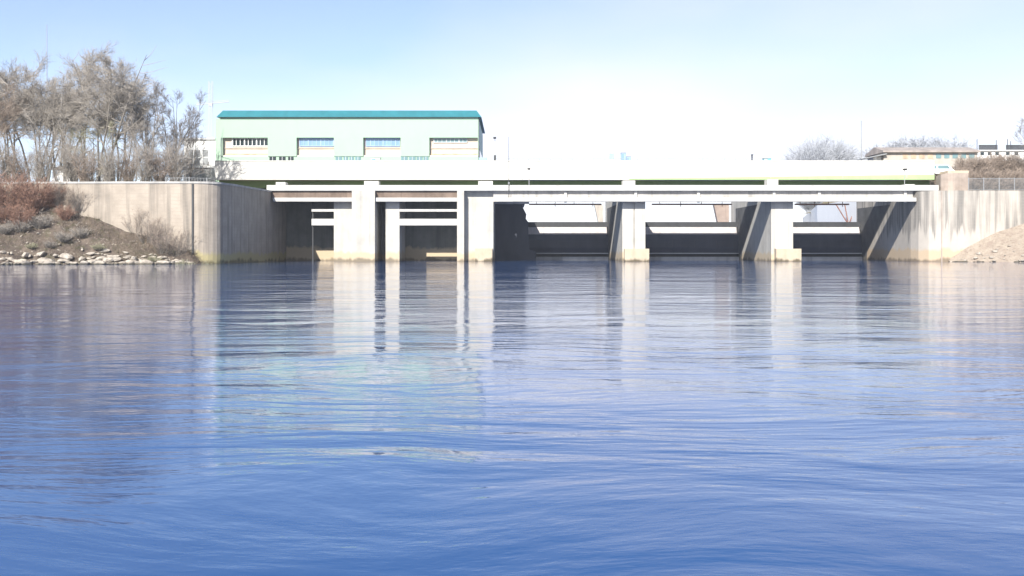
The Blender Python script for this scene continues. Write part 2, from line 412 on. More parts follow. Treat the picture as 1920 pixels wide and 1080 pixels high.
for a, b in ((992, 1128), (1222, 1372), (1490, 1592)):
    mb = MB().tube((X(a,182), 182, 9.72), (X(b,182), 182, 9.72), .13)
    for q in range(4):
        xq = X(a + (b-a) * (.1 + .26*q), 182); mb.box(xq-.05, xq+.05, 181.95, 182.05, 9.3 if q % 2 else 9.6, 10.75)
    o = mb.build('service_pipe', M['rust'], t)
for k, (p, q, yb) in enumerate(((684, 711, 340), (897, 924, 340), (1167, 1190, 339), (1437, 1457, 337), (1694, 1712, 346), (519, 537, 342))):
    d = 181
    MB().box(X(p,d), X(q,d), 180.2, 182.4, 12.803, Z(yb, d)).build('bearing_block', M['deck'], t)
    MB().box(X(p,d)+.3, X(p,d)+.8, 180.05, 180.19, 12.95, Z(yb, d)-.25).build('bracket', M['whitegrey'], t)

PL, PRt = X(403,184.6), X(1752,184.6)
t = thing('road_bridge', 'white upper bridge with a tall plain parapet crossing above the weir', 'bridge', (10, 188, 14))
zt = 17.3
MB().box(PL, PRt, 184.6, 185.0, 14.1, zt).build('parapet', M['parapet'], t)
MB().box(PL, PRt, 185.003, 191.9, 14.1, 14.9).build('slab', M['deck'], t)
MB().box(PL, PRt+.2, 187.2, 187.5, 12.82, 14.09).build('fascia', M['green'], t)
# pale green edge strip widening to the right
xa, xb = X(1180,184.5), PRt
MB().add([(xa,184.58,14.1),(xb,184.58,14.1),(xb,184.58,15.0),(xa,184.58,14.3),(xa,184.599,14.1),(xb,184.599,14.1),(xb,184.599,15.0),(xa,184.599,14.3)],
    [(0,1,2,3),(7,6,5,4),(0,4,5,1),(1,5,6,2),(2,6,7,3),(3,7,4,0)]).build('edge_strip', M['palegreen'], t)
for p in (540, 688, 760, 905, 1040, 1178, 1310, 1445, 1580, 1700):
    MB().box(X(p,184.6), X(p,184.6)+.05, 184.575, 184.598, 14.4 if p > 1100 else 14.1, zt - .01).build('joint_strip', M['whitegrey'], t)
MB().box(PL, PRt, 184.5, 185.1, zt+.003, zt+.12).build('coping', M['parapet'], t)
MB().box(X(708,184.6), X(731,184.6), 184.54, 184.598, Z(322,184.6), Z(306,184.6)).build('hatch', M['white'], t)
MB().box(X(843,184.6), X(863,184.6), 184.54, 184.598, Z(319,184.6), Z(305,184.6)).build('hatch', M['whitegrey'], t)
MB().box(X(1186,184.6), X(1236,184.6), 184.55, 184.598, Z(315,184.6), Z(303,184.6)).build('louvre', M['whitegrey'], t)
# railing along the parapet
t = thing('parapet_railing', 'thin grey handrail on top of the white bridge parapet', 'railing', (30, 184.8, zt + .12))
mb = MB().tube((X(930,184.8), 184.8, zt+.42), (X(1440,184.8), 184.8, zt+.42), .035)
mb.build('rail', M['grey'], t)
for i in range(26):
    x = X(930 + 510 * i / 25, 184.8); MB().tube((x, 184.8, zt+.12), (x, 184.8, zt+.42), .025).build('post', M['grey'], t)

# ---------------------------------------------------------------- sluice gates
for (xa, xb, lab) in ((2.4, X(1167,180)-.02, 'dark blue sluice gate in the left opening, beside the wide dividing pier'), (X(1210,180)+.02, X(1446,180)-.02, 'dark blue sluice gate in the middle opening between two slim piers'),
                      (X(1487,180)+.02, 67.48, 'dark blue sluice gate in the right opening beside the streaked abutment wall')):
    t = thing('sluice_gate', lab, 'sluice gate', ((xa+xb)/2, 206, 0), 'sluice gates of the weir')
    MB().sect([(206, 1.35), (205.7, 2.4), (205.7, 3.8), (206, 4.95), (206.9, 4.95), (206.9, 1.35)], xa, xb).build('skin_plate', M['gate'], t)
    MB().sect([(206.0, 4.953), (206.5, 6.35), (207.1, 6.35), (207.1, 4.953)], xa+.5, xb-.3).build('gate_cap', M['gatetop'], t)
    MB().box(xa, xb, 206.5, 207.3, 6.353, 7.35).build('top_beam', M['darkgrey'], t)
    MB().box(xa+.6, xb-.05, 205.5, 205.98, 1.2, 1.347).build('lip', M['whitegrey'], t)
    MB().box(xa, xb, 205.3, 207.4, -1, .62).build('sill', M['recess'], t)
    MB().box(xa, xb, 206.1, 207.2, .623, 1.198).build('seal_beam', M['black'], t)
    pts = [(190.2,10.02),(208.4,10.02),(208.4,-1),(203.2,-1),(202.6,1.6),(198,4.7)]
    MB().sect(pts, xb-.035, xb-.003).build('shade_plate', M['deck_shade'], t)  # added plate, dark tone and slanted edge stand in for deck shade
    kx = {0: (1119, 1131), 1: (1343, 1367), 2: (1582, 1596)}[['l','m','r'].index(lab.split('in the ')[1][0])]
    if kx[0] < 1500:
        MB().elev([(X(kx[0]-4,213), 10.9), (X(kx[1],213), 10.9), (X(kx[1],213), 6.9), (X(kx[0]+4,213), 6.9)], 213, 214.5).build('hoist_column', M['brick'] if kx[0] < 1200 else M['hoist'], t)
    else:
        for q in (1568, 1584, 1606): MB().tube((X(1591,212), 212, 6.9), (X(q,212), 212, 10.9), .11).build('hoist_strut', M['rust'], t)
    n = 5
    for i in range(1, n):
        xx = xa + (xb - xa) * i / n
        MB().box(xx-.06, xx+.06, 205.62, 205.7, 2.4, 3.8).build('stiffener', M['gate'], t)

# ---------------------------------------------------------------- power station building
d = 190
t = thing('power_station', 'long mint green power station hall with a teal roof edge above the dam', 'building', (X(655,d), 200, 14))
bx0, bx1, yb = X(413,d), X(897,d), 216
zE = Z(220,d); zW = Z(258,d); zP = Z(291,d); zLow = Z(293,d)
bays = [(417, 502), (556, 626), (681, 751), (805, 896)]
mb = MB()
mb.box(bx0, bx1, d, yb, zW, zE)                       # upper wall
edges = [413] + [e for b in bays for e in b] + [897]
for i in range(0, len(edges), 2):
    if edges[i+1] - edges[i] > .5: mb.box(X(edges[i],d), X(edges[i+1],d), d, yb, zLow, zW - .002)
mb.box(bx0, bx1, d + .05, yb, 14.0, Z(301.5,d))
mb.build('wall', M['mint'], t)
for a, b in bays: MB().box(X(a,d)+.01, X(b,d)-.01, d + .85, d + 4, Z(301,d), zW - .01).build('recess_wall', M['beige'], t)
mats = [M['glass_dark'], M['glass_blue'], M['glass_blue'], M['glass_teal']]
for i, (a, b) in enumerate(bays):
    wa, wb = ((433, 502) if i == 0 else (a + 4, b - 2) if i < 3 else (812, 876))
    z0, z1 = (Z(273,d), zW - .02) if i < 3 else (Z(266,d), zW - .02)
    yy = d + .72
    wdo = MB().box(X(wa,d), X(wb,d)-.02, yy, yy+.1, z0, z1).build('window', mats[i], t)
    mb = MB(); n = 9 if i == 0 else 8
    for q in range(n + 1):
        xq = X(wa,d) + (X(wb,d) - X(wa,d) - .1) * q / n; wq = .1 if (q * 7 + i) % 3 else .2
        mb.box(xq, xq + wq, yy-.07, yy-.003, z0+.03, z1-.05)
    mb.box(X(wa,d), X(wb,d)-.02, yy-.065, yy-.004, z0-.08, z0+.06); mb.box(X(wa,d), X(wb,d)-.02, yy-.065, yy-.004, z1-.1, z1+.01)
    wdo['_base'] = t['_base']
    fr = mb.build('frame', M['white'] if i == 0 else M['bluebox'] if i < 3 else M['whitegrey'], wdo)
    MB().box(X(a,d)+.02, X(b,d)-.02, d+.66, d+.845, Z(276.5,d)-.12, Z(276.5,d)).build('sill', M['beige'], t)
    MB().box(X(a,d)+.02, X(b,d)-.02, d+.2, d+.84, Z(301,d), Z(291,d)).build('ledge', M['parapet'], t)
    if i in (0, 3): MB().box(X(a,d)+.03, X(b,d)-.03, d+.78, d+.845, Z(290.8,d), Z(287.5,d)).build('stain_band', M['rustband'], t)
for a, b in ((505, 517), (523, 535), (540, 550), (629, 641), (644, 652), (655, 663), (666, 676), (752, 764), (767, 779), (781, 792), (794, 803)):
    g = M['glass_dark'] if a < 600 else M['glass_teal']
    wdo = MB().box(X(a,d), X(b,d), d + .06, d + .14, Z(301.3,d), Z(293.6,d)).build('window', g, t); wdo['_base'] = t['_base']
    mb = MB(); xm = (X(a,d) + X(b,d)) / 2; mb.box(xm-.04, xm+.04, d+.02, d+.057, Z(301.3,d), Z(293.6,d)); mb.build('frame', M['whitegrey'], wdo)
MB().box(bx0, bx1, d+.16, d+.3, Z(301.4,d), zLow - .003).build('window_backing', M['mint'], t)
# roof: sloped metal edge
ov = .55; zT = Z(206.5,d)
v = [(bx0-ov, d-ov, zE), (bx1+ov, d-ov, zE), (bx1+ov, yb+ov, zE), (bx0-ov, yb+ov, zE), (bx0+.35, d+.5, zT), (bx1-.35, d+.5, zT), (bx1-.35, yb-.5, zT), (bx0+.35, yb-.5, zT)]
MB().add(v, [(3,2,1,0),(4,5,6,7),(0,1,5,4),(1,2,6,5),(2,3,7,6),(3,0,4,7)]).build('roof', M['roof'], t)
MB().box(bx1+.005, bx1+.12, d+.02, d+.3, Z(300,d), zE-.01).build('corner_trim', M['darkgrey'], t)
MB().box(bx1+.003, bx1+.08, d+.4, yb-.4, Z(275.5,d), zE-.4).build('end_cladding', M['endclad'], t)
MB().box(bx1+.003, bx1+.1, d+4, yb-3, Z(300,d), Z(276,d)).build('side_window', M['glass_dark'], t)
MB().box(X(404,192), bx0-.01, d+2, yb-4, 14.0, Z(222,192)).build('side_annex', M['mint'], t)
MB().tube((bx0+.15, d-.1, 14), (bx0+.15, d-.1, Z(258,d)), .06).build('downpipe', M['grey'], t)
mb = MB().box(bx1+.15, X(917,188.6), 187.4, 189.6, 17.0, 17.5); mb.box(bx1+.2, X(913,188.6), 187.6, 189.4, 17.503, 18.2)
mb.build('landing', M['bluebox'], t)

# ---------------------------------------------------------------- lamps, masts, boxes on the dam
def lamp(px, y, zb, ztop, lab, hs=1.0, dark_base=False):
    x = X(px, y); t = thing('lamp_post', lab, 'lamp post', (x, y, zb), 'lamp posts along the dam')
    MB().tube((x, y, zb), (x, y, ztop-.2), .07, .045).build('pole', M['whitegrey'] if dark_base else M['grey'], t)
    MB().box(x-.28*hs, x+.22*hs, y-.7, y+.15, ztop-.2, ztop+.05).build('lamp_head', M['black'], t)
    if dark_base: MB().box(x-.18, x+.2, y-.2, y+.2, zb+.3, zb+1.5).build('control_box', M['darkgrey'], t)
lamp(928, 186.5, 17.0, Z(258,186.5), 'pale lamp post with dark head standing just right of the power station hall', 1.0, True)
lamp(992, 180.5, 12.8, Z(316,180.5), 'short lamp post on the walkway right of the tall thin mast')
lamp(1696, 180.5, 12.8, Z(317,180.5), 'short lamp post at the right end of the walkway')
x = X(954, 178.9); t = thing('mast', 'tall thin dark mast on the walkway right of the power station', 'mast', (x, 178.9, 10.7))
MB().tube((x, 178.3, 10.68), (x, 178.3, Z(257,178.9)), .055, .03).build('pole', M['darkgrey'], t)
MB().box(x-.12, x+.12, 178.26, 178.45, 12.9, 13.3).build('clamp', M['grey'], t)
def cabinet(px0, px1, py0, py1, y, mat, name, lab, cat):
    xa, xb = X(px0,y), X(px1,y); zb = 14.9; t = thing(name, lab, cat, ((xa+xb)/2, y, zb))
    MB().box(xa, xb, y, y+1, zb, Z(py0,y)).build('body', mat, t)
    MB().box(xa-.05, xb+.05, y-.05, y+1.05, Z(py0,y)+.002, Z(py0,y)+.1).build('lid', M['grey'], t)
    MB().box(xa+.1, (xa+xb)/2-.03, y-.04, y-.003, zb+.2, Z(py0,y)-.15).build('door', M['whitegrey'] if mat is M['cyanbox'] else M['glass_blue'], t)
    MB().box((xa+xb)/2+.03, xb-.1, y-.04, y-.003, zb+.2, Z(py0,y)-.15).build('door', mat, t)
cabinet(1165, 1174, 287, 305, 186, M['bluebox'], 'cabinet', 'taller pale blue cabinet behind the bridge parapet', 'cabinet')
cabinet(1174.6, 1183, 294, 305, 186, M['bluebox'], 'cabinet', 'lower pale blue cabinet right beside a taller blue one on the bridge', 'cabinet')
cabinet(1432, 1446, 297, 308, 186, M['cyanbox'], 'cabinet', 'small cyan cabinet on the bridge at the end of the handrail', 'cabinet')
cabinet(696, 713, 296, 305, 186, M['whitegrey'], 'cabinet', 'grey equipment box behind the parapet in front of the mint hall', 'cabinet')
x = X(1147,186); t = thing('sign_board', 'small pale blue sign on two thin posts on the bridge', 'sign', (x, 186, 14.9))
MB().box(x-.42, x+.42, 186, 186.05, Z(297,186), Z(288,186)).build('board', M['bluebox'], t)
for s in (-.3, .3): MB().tube((x+s, 186.1, 14.9), (x+s, 186.1, Z(289,186)), .03).build('post', M['whitegrey'], t)
x = X(1410,186); t = thing('bollard_post', 'short black post above the handrail of the bridge', 'post', (x, 186, 14.9))
MB().tube((x, 186, 14.9), (x, 186, Z(291,186)), .12).build('shaft', M['black'], t)
MB().box(x-.16, x+.2, 185.8, 186.2, Z(291,186), Z(289.5,186)).build('cap', M['black'], t)
# antenna mast far right, mast over the trees
x = X(1615,230); t = thing('antenna_mast', 'tall thin grey mast rising behind the right end of the bridge', 'mast', (x, 230, 11.35))
MB().tube((x,230,11.35), (x,230,Z(226,230)),   .15, .09).build('pole', M['grey'], t); MB().box(x-.3,x+.3,229.7,230.3,11.35,12).build('foot', M['stone'], t)
x = X(88,230); t = thing('antenna_mast', 'needle thin mast rising above the tallest bare trees at the far left', 'mast', (x, 230, 10.9))
MB().tube((x,230,10.9), (x,230,Z(46,230)),   .17, .06).build('pole', M['grey'], t); MB().box(x-.5,x+.5,229.5,230.5,10.9,11.6).build('foot', M['stone'], t)

# ---------------------------------------------------------------- right side: end block, fence, van, buildings
t = thing('end_block', 'rough stone end block where the bridge meets the right abutment', 'block', (X(1790,180), 180, 11.7))
MB().plan([(X(1757,182),180.5),(X(1770,181),179.4),(X(1812,180),179.2),(X(1815,183),183.5),(X(1757,183),183.5)], 11.86, [14.7,14.9,14.9,14.8,14.6]).build('body', M['stone'], t)
MB().box(X(1775,180), X(1814,180), 179.5, 183, 14.903, 15.3).build('cap', M['base'], t)
def fence(path, z0, h, lab, step=.17, name='fence'):
    t = thing(name, lab, 'fence', (path[0][0], path[0][1], z0))
    rails = MB(); bars = MB(); n = 0
    for a, b in zip(path, path[1:]):
        L = math.hypot(b[0]-a[0], b[1]-a[1])
        for zz in (.15, h-.08): rails.tube((a[0],a[1],z0+zz), (b[0],b[1],z0+zz), .035, None, 5)
        k = int(L / step)
        for i in range(k):
            x = a[0]+(b[0]-a[0])*i/k; y = a[1]+(b[1]-a[1])*i/k
            bars.box(x-.018, x+.018, y-.012, y+.012, z0+.1, z0+h)
        for i in range(int(L/2.5)+1):
            u = i*2.5/L; x = a[0]+(b[0]-a[0])*u; y = a[1]+(b[1]-a[1])*u
            MB().box(x-.05, x+.05, y-.05, y+.05, z0-.01, z0+h+.05).build('post', M['grey'], t)
    rails.build('rail', M['grey'], t); bars.build('bars', M['grey'], t)
fence([(X(1816,176),176), (100,175.6)], 11.72, 2.1, 'grey steel bar fence on top of the right abutment wall')
fence([(X(310,152),152.3), (-46,152), (-43.2,153.6)], 11.0, 1.3, 'low thin railing along the left wing wall', .4)
# van
vx, vy, vz = X(1766,187), 187.2, 14.9
t = thing('parked_van', 'white van parked at the right end of the bridge', 'van', (vx, vy, vz))
prof = [(-2.3,.45),(2.3,.45),(2.35,1.0),(1.95,1.25),(1.2,2.05),(-2.2,2.1),(-2.35,1.2)]
MB().elev([(vx+a, vz+b) for a, b in prof], vy, vy+1.8).build('body', M['white'], t)
MB().elev([(vx+a, vz+b) for a, b in [(-1.9,1.3),(-.9,1.3),(-.9,1.9),(-1.9,1.9)]], vy-.02, vy-.003).build('window', M['glass_teal'], t)
MB().elev([(vx+a, vz+b) for a, b in [(-.6,1.3),(1.6,1.3),(1.1,1.9),(-.6,1.9)]], vy-.02, vy-.003).build('window', M['glass_teal'], t)
for a in (-1.4, 1.5):
    wh = MB().tube((vx+a, vy-.04, vz+.34), (vx+a, vy+1.84, vz+.34), .34, None, 16).build('wheel', M['black'], t)
MB().box(vx+2.3, vx+2.4, vy+.1, vy+1.7, vz+.4, vz+.6).build('bumper', M['darkgrey'], t)

d = 225
t = thing('low_building', 'long low brown roofed building behind the right end of the bridge', 'building', (X(1740,d), d, 17))
xa, xb = X(1657,d), X(1832,d)
MB().box(xa, xb, d, d+10, 11.3, Z(285,d)).build('wall', M['brick'], t)
MB().sect([(d-.8, Z(286,d)), (d-.8, Z(283,d)), (d+5, Z(272,d)), (d+10.8, Z(283,d)), (d+10.8, Z(286,d))], xa-.4, xb+.4).build('roof', M['brownroof'], t)
for i in range(9):
    xw = xa + 4 + i * 1.75
    o = MB().box(xw, xw+1.1, d-.06, d-.003, Z(297,d), Z(288,d)).build('window', M['glass_teal'] if i > 3 else M['rustband'], t)
MB().elev([(X(1620,d), Z(298,d)), (X(1660,d), Z(290,d)), (X(1660,d), Z(288,d)), (X(1620,d), Z(296.5,d))], d-1, d+5).build('porch_roof', M['grey'], t)
for p in (1622, 1640): MB().tube((X(p,d), d-.8, 11.3), (X(p,d), d-.8, Z(297-(p-1620)*.2,d)), .07).build('post', M['grey'], t)
MB().box(X(1640,d), X(1656,d), d+1, d+4.5, 11.3, Z(292,d)).build('shed_wall', M['white'], t)
d = 232
t = thing('white_building', 'flat white building with dark rooftop railings above the brown hedge at the right', 'building', (X(1880,d), d, 17))
xa, xb = X(1822,d), X(1990,d)
MB().box(xa, xb, d, d+12, 11, Z(281,d)).build('wall', M['white'], t)
MB().box(xa-.3, xb, d-.4, d-.003, Z(283.5,d), Z(281.5,d)).build('cornice', M['whitegrey'], t)
for p in (1826, 1838, 1852, 1866, 1886, 1902):
    o = MB().box(X(p,d), X(p+7,d), d-.05, d-.003, Z(291,d), Z(285.5,d)).build('window', M['glass_dark'], t)
for a, b in ((1836, 1870), (1887, 1935)):
    mb = MB(); n = int((b-a)/1.6)
    for i in range(n+1):
        xx = X(a + (b-a)*i/n, d+2); mb.box(xx-.06, xx+.06, d+2, d+2.12, Z(281,d)+.002, Z(270,d))
    mb.box(X(a,d+2), X(b,d+2), d+1.95, d+2.17, Z(271.5,d), Z(270,d)); mb.build('roof_railing', M['darkgrey'], t)
for p, q in ((1832,258),(1868,260),(1889,258),(1895,262)):
    MB().tube((X(p,d+3), d+3, Z(281,d)), (X(p,d+3), d+3, Z(q,d)), .08).build('roof_pole', M['darkgrey'], t)

# ---------------------------------------------------------------- left side: annex and sheds
d = 200
t = thing('substation', 'white substation with grey louvres between the bare trees and the mint hall', 'building', (X(375,d), d, 10.9))
MB().box(X(345,d), X(404,d), d, d+8, 10.9, Z(262,d)).build('wall', M['white'], t)
for i, (p, q) in enumerate(((350, 285), (364, 285), (380, 285), (350, 300), (364, 300), (380, 300))):
    wdo = MB().box(X(p,d), X(p+11,d), d-.05, d-.003, Z(q+9,d), Z(q-4,d)).build('louvre', M['grey'], t)
MB().box(X(345,d)-.3, X(404,d), d-.3, d+8.3, Z(262,d)+.003, Z(259,d)).build('roof', M['whitegrey'], t)
d = 188
t = thing('slatted_gate', 'dark grey slatted metal gate below the white substation', 'gate', (X(380,d), d, 10.9))
mb = MB()
for i in range(22):
    xx = X(352,d) + i * .21; mb.box(xx, xx+.13, d, d+.06, 10.95, Z(314,d))
mb.build('slats', M['darkgrey'], t)
MB().box(X(350,d), X(402,d), d+.07, d+.14, Z(317,d), Z(315,d)).build('rail', M['grey'], t)
for p in (350, 376, 402): MB().box(X(p,d)-.08, X(p,d)+.08, d-.05, d+.2, 10.9, Z(311,d)).build('post', M['grey'], t)
for (p0, p1, y0, dd, lab) in ((98, 132, 318, 182, 'small white shed seen between the trunks above the red bush'), (180, 200, 318, 186, 'narrow white hut half hidden by bare trees behind the wing wall')):
    t = thing('garden_shed', lab, 'shed', (X((p0+p1)/2,dd), dd, 10.9))
    MB().box(X(p0,dd), X(p1,dd), dd, dd+3, 10.9, Z(y0,dd)).build('wall', M['white'], t)
    xa, xb = X(p0,dd)-.2, X(p1,dd)+.2
    MB().elev([(xa, Z(y0,dd)+.003), (xb, Z(y0,dd)+.003), ((xa+xb)/2, Z(y0,dd)+.7)], dd-.2, dd+3.2).build('roof', M['brownroof'], t)
    MB().box(X(p0,dd)+.4, X(p0,dd)+1.2, dd-.05, dd-.003, 10.95, Z(y0,dd)-.3).build('door', M['whitegrey'], t)
# distant crane, haze put into its pale grey colour
d = 620
t = thing('tower_crane', 'faint pale tower crane far behind the dam left of the mint hall', 'crane', (X(395,d), d, 10.9))
mb = MB(); x = X(395,d)
for sx in (-1, 1):
    for sy in (-1, 1): mb.tube((x+sx, d+sy, 10.9), (x+sx, d+sy, Z(152,d)), .12, None, 4)
z = 11.0
while z < Z(152,d) - 2:
    mb.tube((x-1, d-1, z), (x+1, d-1, z+2), .08, None, 4); mb.tube((x+1, d-1, z), (x-1, d-1, z+2), .08, None, 4); z += 2
mb.build('tower', M['whitegrey'], t)
mb = MB(); zj = Z(194,d)
mb.tube((X(368,d), d, Z(197,d)), (X(430,d), d, Z(191,d)), .22, None, 4); mb.tube((X(368,d), d, Z(197,d)+1.2), (X(430,d), d, Z(191,d)+1.0), .12, None, 4)
for i in range(20):
    u, u2 = i/20, (i+1)/20; f = lambda u, k: (X(368+62*u,d), d, Z(197-6*u,d)+k)
    mb.tube(f(u,0), f(u2,1.1), .09, None, 4)
mb.build('jib', M['whitegrey'], t)
MB().box(x-.8, x+.8, d-.8, d+.8, zj-1.5, zj).build('cab', M['whitegrey'], t)

# ---------------------------------------------------------------- bare trees and shrubs
def grow(seed, H, trunk_frac=.35, n1=14, n2=9, n3=8, n4=4, spread=.55, droop=0.0, l1=.42, stems=1, twigw=.028, env=None):
    """returns (trunk MB, crown MB) for a leafless tree with base at the origin"""
    rg = random.Random(seed); tr = MB(); cr = MB(); tv = []; tf = []
    def rvec(s): return Vector((rg.gauss(0, s), rg.gauss(0, s), rg.gauss(0, s)))
    def path(p, d, L, n, curl, up):
        pts = [p.copy()]
        for i in range(n):
            d = (d + rvec(curl) + Vector((0, 0, up))).normalized(); p = p + d * (L / n); pts.append(p.copy())
        return pts
    def tubes(mb, pts, r0, r1, k):
        n = len(pts) - 1
        for i in range(n): mb.tube(pts[i], pts[i+1], r0 + (r1-r0)*i/n, r0 + (r1-r0)*(i+1)/n, k, False)
    def at(pts, u):
        n = len(pts) - 1; i = min(int(u * n), n - 1); f = u * n - i
        return pts[i].lerp(pts[i+1], f), (pts[i+1] - pts[i]).normalized()
    def ribbon(a, b, w):
        d = (b - a).normalized(); s = d.cross(Vector((rg.gauss(0,1), rg.gauss(0,1), rg.gauss(0,.3)))).normalized() * w
        i = len(tv); tv.extend([a - s, a + s, b]); tf.append((i, i+1, i+2))
    def off(d, ang):
        q = d.cross(rvec(1)).normalized(); return (d * math.cos(ang) + q * math.sin(ang)).normalized()
    for s in range(stems):
        d0 = Vector((rg.gauss(0, .06), rg.gauss(0, .06), 1)) if stems == 1 else Vector((rg.gauss(0, .22), rg.gauss(0, .22), 1))
        Hs = H * (1 if s == 0 else rg.uniform(.75, .97))
        tp = path(Vector((rg.gauss(0,.3)*(stems>1), rg.gauss(0,.3)*(stems>1), -.2)), d0.normalized(), Hs * .92, 9, .07, .05)
        r = H * (.0105 if stems == 1 else .008)
        tubes(tr, tp, r, r * .18, 7)
        for i in range(max(5, n1 // stems)):
            u = trunk_frac + (1 - trunk_frac) * ((i + rg.random()) / max(5, n1 // stems))
            p, d = at(tp, min(u, .99)); L = Hs * l1 * (1.12 - .62 * u) * rg.uniform(.7, 1.15)
            b1 = path(p, off(d, rg.uniform(.45, 1.15) * spread / .55), L, 6, .09, .07 - droop * .05)
            tubes(cr, b1, r * (.5 - .25*u), r * .07, 5)
            for j in range(n2):
                u2 = .15 + .85 * (j + rg.random()) / n2; p2, d2 = at(b1, min(u2, .99))
                if env and (math.hypot(p2.x, p2.y) / (env[2]*H)) ** 2 + ((p2.z - env[0]*H) / (env[1]*H)) ** 2 > rg.uniform(.85, 1.1): continue
                L2 = L * rg.uniform(.38, .72) * (1.15 - .6*u2)
                b2 = path(p2, off(d2, rg.uniform(.35, .8)), L2, 4, .14, .06 - droop * .1)
                tubes(cr, b2, r * .10, r * .035, 3)
                for k in range(n3):
                    u3 = .1 + .9 * (k + rg.random()) / n3; p3, d3 = at(b2, min(u3, .99)); L3 = max(.6, L2 * rg.uniform(.35, .7))
                    d4 = (off(d3, rg.uniform(.3, .8)) + Vector((0, 0, .15 - droop*.5))).normalized(); e = p3 + d4 * L3
                    ribbon(p3, e, twigw * 1.3)
                    for q in range(n4):
                        a = p3.lerp(e, rg.uniform(.2, .95)); ribbon(a, a + (off(d4, rg.uniform(.3, .9)) + Vector((0,0,.12 - droop*.6))) * L3 * rg.uniform(.4, .8), twigw)
    cr.add(tv, tf)
    return tr, cr
def raw_mesh(mb, name, mat):
    m = bpy.data.meshes.new(name); m.from_pydata([tuple(p) for p in mb.v], [], mb.f); m.materials.append(mat)
    return m
tree_cache = {}
def tree_meshes(key, twig, **kw):
    if (key, twig) not in tree_cache:
        if key not in tree_cache: tree_cache[key] = grow(**kw)
        tr, cr = tree_cache[key]
        tree_cache[(key, twig)] = (raw_mesh(tr, 'trunk', M['bark']), raw_mesh(cr, 'crown', M[twig]))
    return tree_cache[(key, twig)]
def plant(meshes, name, label, cat, loc, sc_=1.0, rz=0.0, group=None, sx=1.0, parts=('trunk', 'crown')):
    o = thing(name, label, cat, loc, group); o.rotation_euler = (0, 0, rz); o.scale = (sc_*sx, sc_*sx, sc_)
    for pn, m in zip(parts, meshes):
        c = bpy.data.objects.new(pn, m); C.objects.link(c); c.parent = o
    return o
kinds = {
 'round': dict(seed=3, H=22, trunk_frac=.46, n1=44, n2=10, n3=10, n4=6, spread=.8, l1=.34, stems=4, twigw=.0135, env=(.70, .27, .23)),
 'round_b': dict(seed=14, H=22, trunk_frac=.46, n1=44, n2=10, n3=10, n4=6, spread=.85, l1=.34, stems=4, twigw=.0135, env=(.70, .27, .25)),
 'upright': dict(seed=8, H=16, trunk_frac=.18, n1=30, n2=7, n3=7, n4=3, spread=.42, l1=.27, stems=6, twigw=.018),
 'willow': dict(seed=21, H=20, trunk_frac=.42, n1=44, n2=10, n3=10, n4=6, spread=.9, l1=.34, droop=.3, stems=4, twigw=.0135, env=(.68, .29, .27)),
 'open': dict(seed=33, H=15, trunk_frac=.2, n1=24, n2=7, n3=6, n4=3, spread=.5, l1=.30, stems=5, twigw=.018),
}
def T(kind, twig): return tree_meshes(kind, twig, **kinds[kind])
gT = 'bare trees behind the left wing wall'
# (kind, twigs, px, D, top py, label)
trees = [
 ('round', 'twig', 88, 176, 96, 'tallest bare tree under the thin mast with a dense grey brown crown'),
 ('round_b', 'twig', 212, 180, 90, 'tall bare tree with a rounded pale crown, right of the tallest trees'),
 ('round', 'twig', 160, 184, 112, 'bare tree with a narrow crown filling the gap between the two tallest crowns'),
 ('round_b', 'twig', 122, 186, 106, 'bare tree with a broad crown just right of the tallest tree'),
 ('willow', 'twig', 188, 174, 104, 'bare tree with long thin stems in front of the rounded pale crown'),
 ('round', 'twig', 236, 182, 112, 'slim bare tree at the right side of the rounded pale crown'),
 ('willow', 'twig', 20, 178, 112, 'bare tree with drooping twigs at the left edge of the picture'),
 ('round_b', 'twig', 55, 190, 120, 'bare tree half hidden behind the tree with drooping twigs'),
 ('open', 'twig_olive', 165, 172, 235, 'olive tinted budding tree low in front of the tall trunks'),
 ('upright', 'twig_dark', 282, 176, 158, 'dark many stemmed bare tree just right of the rounded tall crown'),
 ('upright', 'twig_dark', 322, 174, 170, 'dark upright bare tree with thin vertical stems nearest the mint hall but one'),
 ('open', 'twig_dark', 346, 178, 232, 'small open bare tree closest to the white substation'),
 ('open', 'twig', 250, 170, 210, 'short bare tree in front of the dark many stemmed tree'),
 ('round', 'twig_brown', -20, 172, 130, 'brownish bare tree cut off by the left edge of the picture'),
 ('upright', 'twig', 118, 168, 215, 'thin stemmed young tree right of the red bush'),
 ('willow', 'twig', -40, 185, 105, 'drooping bare tree beyond the left edge, only its right side in view'),
]
baseH = {k: kinds[k]['H'] for k in kinds}
rr = random.Random(4)
for i, (k, tw, px, d, py, lab) in enumerate(trees):
    h = Z(py - (18 if px < 250 else 8), d) - 10.9
    ms = T(k, tw); top = max(v.co.z for v in ms[1].vertices)
    plant(ms, 'bare_tree', lab, 'tree', (X(px,d), d, 10.9), h / top, rr.uniform(0, 6.28), gT, sx=rr.uniform(1.0, 1.2) if h > 12 else 1.1)

